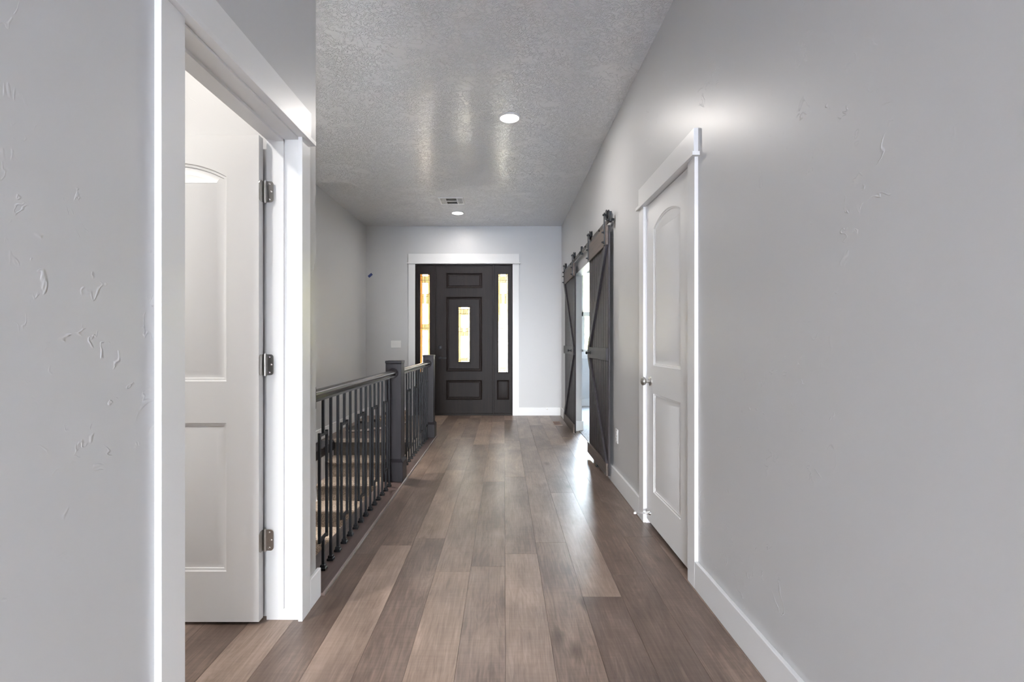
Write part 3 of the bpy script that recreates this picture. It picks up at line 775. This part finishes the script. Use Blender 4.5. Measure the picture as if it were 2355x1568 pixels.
# ------------------------------------------------------------------ ceiling fixtures
EM = bpy.data.materials.new('lamp_lens'); EM.use_nodes = True
EM.node_tree.nodes['Principled BSDF'].inputs['Emission Color'].default_value = (1, .96, .9, 1)
EM.node_tree.nodes['Principled BSDF'].inputs['Emission Strength'].default_value = 12
def downlight(x, y, label, power=15, spread=180):
    t = empty('recessed_light', (x, y, CEIL)); tag(t, label, 'ceiling light', 'recessed ceiling lights')
    b = MB(); b.lathe((0, 0, 0), (0, 0, -.008), [(0, .096), (.4, .096), (1, .088), (1, .079), (.2, .076)], 48); b.build('trim_ring', TRIM, t, smooth=30)
    b = MB(); b.lathe((0, 0, -.001), (0, 0, -.005), [(0, .078), (1, .077)], 48); b.build('lens', EM, t)
    g_ = area('lamp_glow', (x, y, CEIL-.012), (0, 0, -1), .15, .15, power, (1, .95, .89), shape='DISK'); g_.data.spread = math.radians(spread)
downlight(.047, 3.995, 'nearer round recessed light, the larger and brighter one on the ceiling')
downlight(-.672, 6.93, 'farther round recessed light beyond the ceiling vent, near the front door', 11)
downlight(.6, -2.5, 'round recessed light in the great room ceiling'); downlight(-1.6, -4.2, 'round recessed light further back in the great room ceiling')
downlight(-1.9, 1.0, 'added fill light in the side room ceiling, out of view', 26, 150)  # unseen lamp added to light the side room and its open door
downlight(-1.87, 4.4, 'added fill light hidden above the carpeted stairs', 20, 52)  # hidden lamp added to lift the dark stairwell
# vent
t = empty('ceiling_vent', (-.690, 6.33, CEIL)); tag(t, 'white louvred air register on the ceiling just before the farther recessed light', 'air vent')
b = MB(); hx_, hy_ = .163, .15
b.box(-hx_, hx_, -hy_, -hy_+.026, -.012, 0); b.box(-hx_, hx_, hy_-.026, hy_, -.012, 0); b.box(-hx_, -hx_+.026, -hy_+.026, hy_-.026, -.012, 0); b.box(hx_-.026, hx_, -hy_+.026, hy_-.026, -.012, 0)
b.box(-hx_+.026, hx_-.026, -.010, .010, -.012, 0); b.box(-.083, -.067, -hy_+.026, hy_-.026, -.012, 0); b.box(.067, .083, -hy_+.026, hy_-.026, -.012, 0)
b.build('frame', PLASTIC, t, bevel=.002)
b = MB(); b.box(-.14, .14, -.126, .126, -.002, -.0005); b.build('backing', SLOT, t)
b = MB()
for sy in (-1, 1):
    for k in range(5):
        yy = sy*(.022+k*.021)
        b.prism([(yy-.008, -.011), (yy-.006, -.011), (yy+.008, -.003), (yy+.006, -.003)], 'x', -.067, .067)
    for sx in (-1, 1):
        for k in range(3):
            xx = sx*(.092+k*.017); y_0, y_1 = sorted((sy*.01, sy*.124))
            b.prism([(xx-.006, -.011), (xx-.004, -.011), (xx+.006, -.003), (xx+.004, -.003)], 'y', y_0, y_1)
b.build('louvre', PLASTIC, t)

# ------------------------------------------------------------------ switches, outlets, tape, register
t = empty('light_switch', (-1.742, YF, 1.151)); tag(t, 'white three gang light switch plate on far wall left of the front door', 'light switch')
b = MB(); b.box(-.082, .082, -.006, 0, -.057, .057); b.build('cover_plate', PLASTIC, t, bevel=.003)
for k in (-1, 0, 1):
    b = MB(); b.box(k*.046-.005, k*.046+.005, -.014, -.006, -.004, .014); b.build('toggle', PLASTIC, t, bevel=.001)
t = empty('wall_outlet', (XR, 3.93, .41)); tag(t, 'white duplex outlet low on the right wall beside the nearer barn door', 'outlet')
b = MB(); b.box(-.006, 0, -.036, .036, -.058, .058); b.build('cover_plate', PLASTIC, t, bevel=.003)
for z in (-.024, .024):
    b = MB(); b.box(-.0085, -.006, -.017, .017, z-.014, z+.014); s_ = b.build('socket', PLASTIC, t, bevel=.002)
    b = MB()
    b.box(-.0088, -.008, -.009, -.006, z-.003, z+.006); b.box(-.0088, -.008, .006, .009, z-.003, z+.006); b.build('slot', SLOT, s_)
b = MB(); b.prism([(-.038, -.020), (.038, -.020), (.038, .020), (-.038, .020)], 'y', -.0008, 0)
o = b.build('masking_tape', TAPE); o.location = (-2.158, YF-.0004, 2.26); o.rotation_euler = (0, -math.radians(42), 0)
tag(o, 'small piece of blue painter tape stuck on the far wall near its left corner', 'tape')
t = empty('floor_register', (.775, 6.96, 0)); tag(t, 'brown floor register set in the planks before the farther barn door', 'floor vent')
b = MB(); b.box(-.062, -.05, -.16, .16, 0, .004); b.box(.05, .062, -.16, .16, 0, .004); b.box(-.05, .05, -.16, -.145, 0, .004); b.box(-.05, .05, .145, .16, 0, .004)
b.build('frame', plain('register_frame', (.30, .21, .15), .4), t)
b = MB(); b.box(-.05, .05, -.145, .145, 0, .0012); 
for k in range(19): b.box(-.05, .05, -.138+k*.0152, -.130+k*.0152, .0012, .003)
b.build('grille', BROWNM, t)
b = MB(); b.lathe((.695, YF-BT, .108), (.695, YF-BT-.07, .108), [(0, .012), (.1, .012), (.12, .005), (.85, .005), (.86, .008), (1, .008)], 14)
tag(b.build('door_bumper', NICKEL, smooth=40), 'tiny metal doorstop on the far baseboard right of the front door', 'doorstop')

# ------------------------------------------------------------------ shoes on the landing
GREYF = plain('grey_canvas', (.16, .15, .145), .85, noise=.6); BLK = plain('black_lace', (.01, .01, .01), .7); SOLE = plain('pale_sole', (.75, .68, .62), .6)
def leopard():
    m, n, l, b_ = newmat('leopard_print'); t_ = n.new('ShaderNodeTexCoord').outputs['Object']
    vo = n.new('ShaderNodeTexVoronoi'); vo.inputs['Scale'].default_value = 48; l.new(t_, vo.inputs['Vector'])
    r = n.new('ShaderNodeValToRGB'); r.color_ramp.interpolation = 'CONSTANT'; l.new(vo.outputs['Distance'], r.inputs[0])
    e_ = r.color_ramp.elements; e_[0].color = (.30, .17, .09, 1); e_[1].position = .26; e_[1].color = (.02, .015, .012, 1)
    x = e_.new(.42); x.color = (.55, .40, .28, 1)
    l.new(r.outputs[0], b_.inputs['Base Color']); b_.inputs['Roughness'].default_value = .7
    return m
LEO = leopard()
def shoe(name, loc, rz, upper, high, label, cat, group, sc=1.0):
    """toe towards local -x"""
    t = empty(name, loc, rz); tag(t, label, cat, group); t.scale = (sc, sc, sc)
    def outline(k, dz=0):
        P = []
        for i in range(28):
            a = 2*PI*i/28; x = .142*math.cos(a)*k; wy = (.046-.008*math.cos(a)*0 + .006*math.cos(a+PI))*k
            y = wy*math.sin(a)*(1.0-.12*math.sin(2*a)*0); P.append((x, y))
        return P
    def loft(rings, name_, mat, par):
        b = MB(); R = [[b.bm.verts.new(p) for p in r] for r in rings]
        for A, B_ in zip(R, R[1:]):
            for i in range(len(A)): b.bm.faces.new((A[i], A[(i+1) % len(A)], B_[(i+1) % len(A)], B_[i]))
        b.bm.faces.new(R[0][::-1]); b.bm.faces.new(R[-1])
        return b.build(name_, mat, par, smooth=50)
    o = outline(1)
    loft([[(x, y, .0) for x, y in o], [(x, y, .008) for x, y in o]], 'outsole', BLK, t)
    loft([[(x*1.01, y*1.03, .008+(.004 if x < -.1 else 0)) for x, y in o], [(x*1.02, y*1.04, .028+(.006 if x > .05 else 0)) for x, y in o]], 'midsole', SOLE, t)
    hh = high
    def top(x): # height profile: toe low, rises to the collar at the heel
        u = (x+.142)/.284; return .052+(hh-.052)*min(1, max(0, (u-.25)/.4))**.8
    rings = []
    for j in range(7):
        f = j/6; q = []
        for x, y in o:
            u = (x+.142)/.284; k = 1-.10*f*f; ky = 1-.45*f**1.6
            q.append((x*k+.02*f*(1-u), y*ky, .026+(top(x)-.026)*f))
        rings.append(q)
    up = loft(rings, 'upper', upper, t)
    b = MB()
    for j in range(5):
        x = -.055+j*.022; z = top(x)+.004; b.cyl((x, -.024, z-.012), (x, 0, z+.002), .0035, 8); b.cyl((x, 0, z+.002), (x, .024, z-.012), .0035, 8)
    b.build('laces', BLK, up)
    b = MB(); b.lathe((.055, 0, hh-.012), (.055, 0, hh+.012), [(0, .040), (.5, .044), (1, .040), (.9, .034), (.1, .03)], 20)
    for v in b.bm.verts: v.co.y *= .62; v.co.z += (v.co.x-.055)*-.15
    b.build('collar', BLK, up, smooth=50)
    return t
shoe('sneaker', (-1.93, 6.33, 0), math.radians(12), GREYF, .105, 'grey sneaker nearest the top stair, pale sole and black laces', 'shoe', 'shoes left on the landing', 1.12)
shoe('sneaker', (-1.80, 6.48, 0), math.radians(-6), GREYF, .105, 'grey sneaker behind the first one, between it and the patterned boots', 'shoe', 'shoes left on the landing', 1.12)
shoe('ankle_boot', (-1.70, 6.66, 0), math.radians(38), LEO, .19, 'brown animal print ankle boot standing beside the grey sneakers', 'boot', 'shoes left on the landing')
shoe('ankle_boot', (-1.50, 6.86, 0), math.radians(60), LEO, .19, 'brown animal print ankle boot farthest right, nearest the far newel post', 'boot', 'shoes left on the landing')

# ------------------------------------------------------------------ outside
GR = bpy.data.materials.new('dry_ground'); GR.use_nodes = True
n = GR.node_tree.nodes; l = GR.node_tree.links; bb = n['Principled BSDF']
tt = n.new('ShaderNodeTexCoord').outputs['Object']; f = noise(n, l, tt, .35, 6, .7); r = n.new('ShaderNodeValToRGB'); l.new(f, r.inputs[0])
r.color_ramp.elements[0].position = .35; r.color_ramp.elements[0].color = (.06, .045, .004, 1); r.color_ramp.elements[1].position = .65; r.color_ramp.elements[1].color = (.11, .088, .010, 1)
l.new(r.outputs[0], bb.inputs['Base Color']); bb.inputs['Roughness'].default_value = .95
b = MB(); N = 48
V = {}
for i in range(N+1):
    for j in range(N+1):
        x = -160+320*i/N; y = 9.2+240*(j/N)**1.6
        z = -.35+max(0, y-22)**1.12*.16+2.2*math.sin(x*.06+y*.03)*min(1, max(0, y-15)/30)+1.2*math.sin(x*.13-1)*min(1, max(0, y-15)/40)
        V[i, j] = b.bm.verts.new((x, y, z))
for i in range(N):
    for j in range(N): b.bm.faces.new((V[i, j], V[i+1, j], V[i+1, j+1], V[i, j+1]))
struct(b.build('ground', GR, smooth=60))
b = MB(); b.box(-5.5, 3.5, YF+.13, 21, -.33, -.03); struct(b.build('floor_bounce', plain('bounce_slab', (.68, .64, .56), .8)))  # slab added pale to bounce sunlight in through the door glass
b = MB(); b.box(-2.4, -1.43, YF+.13, 8.55, -.03, 2.9); struct(b.build('wall_porch', plain('tan_stucco', (.62, .36, .16), .85)))
b = MB(); b.box(-60, 60, -80, -6.85, -.5, -.08); struct(b.build('ground_back', plain('bounce_ground', (.72, .725, .74), .9)))  # unseen ground made pale to bounce sunlight up to the ceiling
BUSH = plain('sage_leaf', (.07, .08, .03), .9)
for i, (x, y, s_) in enumerate(((5.05, 27.0, .55), (9.2, 42, .8), (7.1, 33, .35), (6.1, 30, .3), (14.5, 60, 1.1))):
    b = MB(); bmesh.ops.create_icosphere(b.bm, subdivisions=3, radius=s_)
    rr = random.Random(i)
    for v in b.bm.verts: v.co *= .8+.35*rr.random(); v.co.z *= .75
    o = b.build('sagebrush', BUSH); z = -.35+max(0, y-22)**1.12*.16+2.2*math.sin(x*.06+y*.03)*min(1, max(0, y-15)/30)+1.2*math.sin(x*.13-1)*min(1, max(0, y-15)/40)
    o.location = (x, y, z+s_*.3); tag(o, 'dark sagebrush clump on the dry yellow hillside seen through the bedroom window', 'bush', 'sagebrush on the hillside')
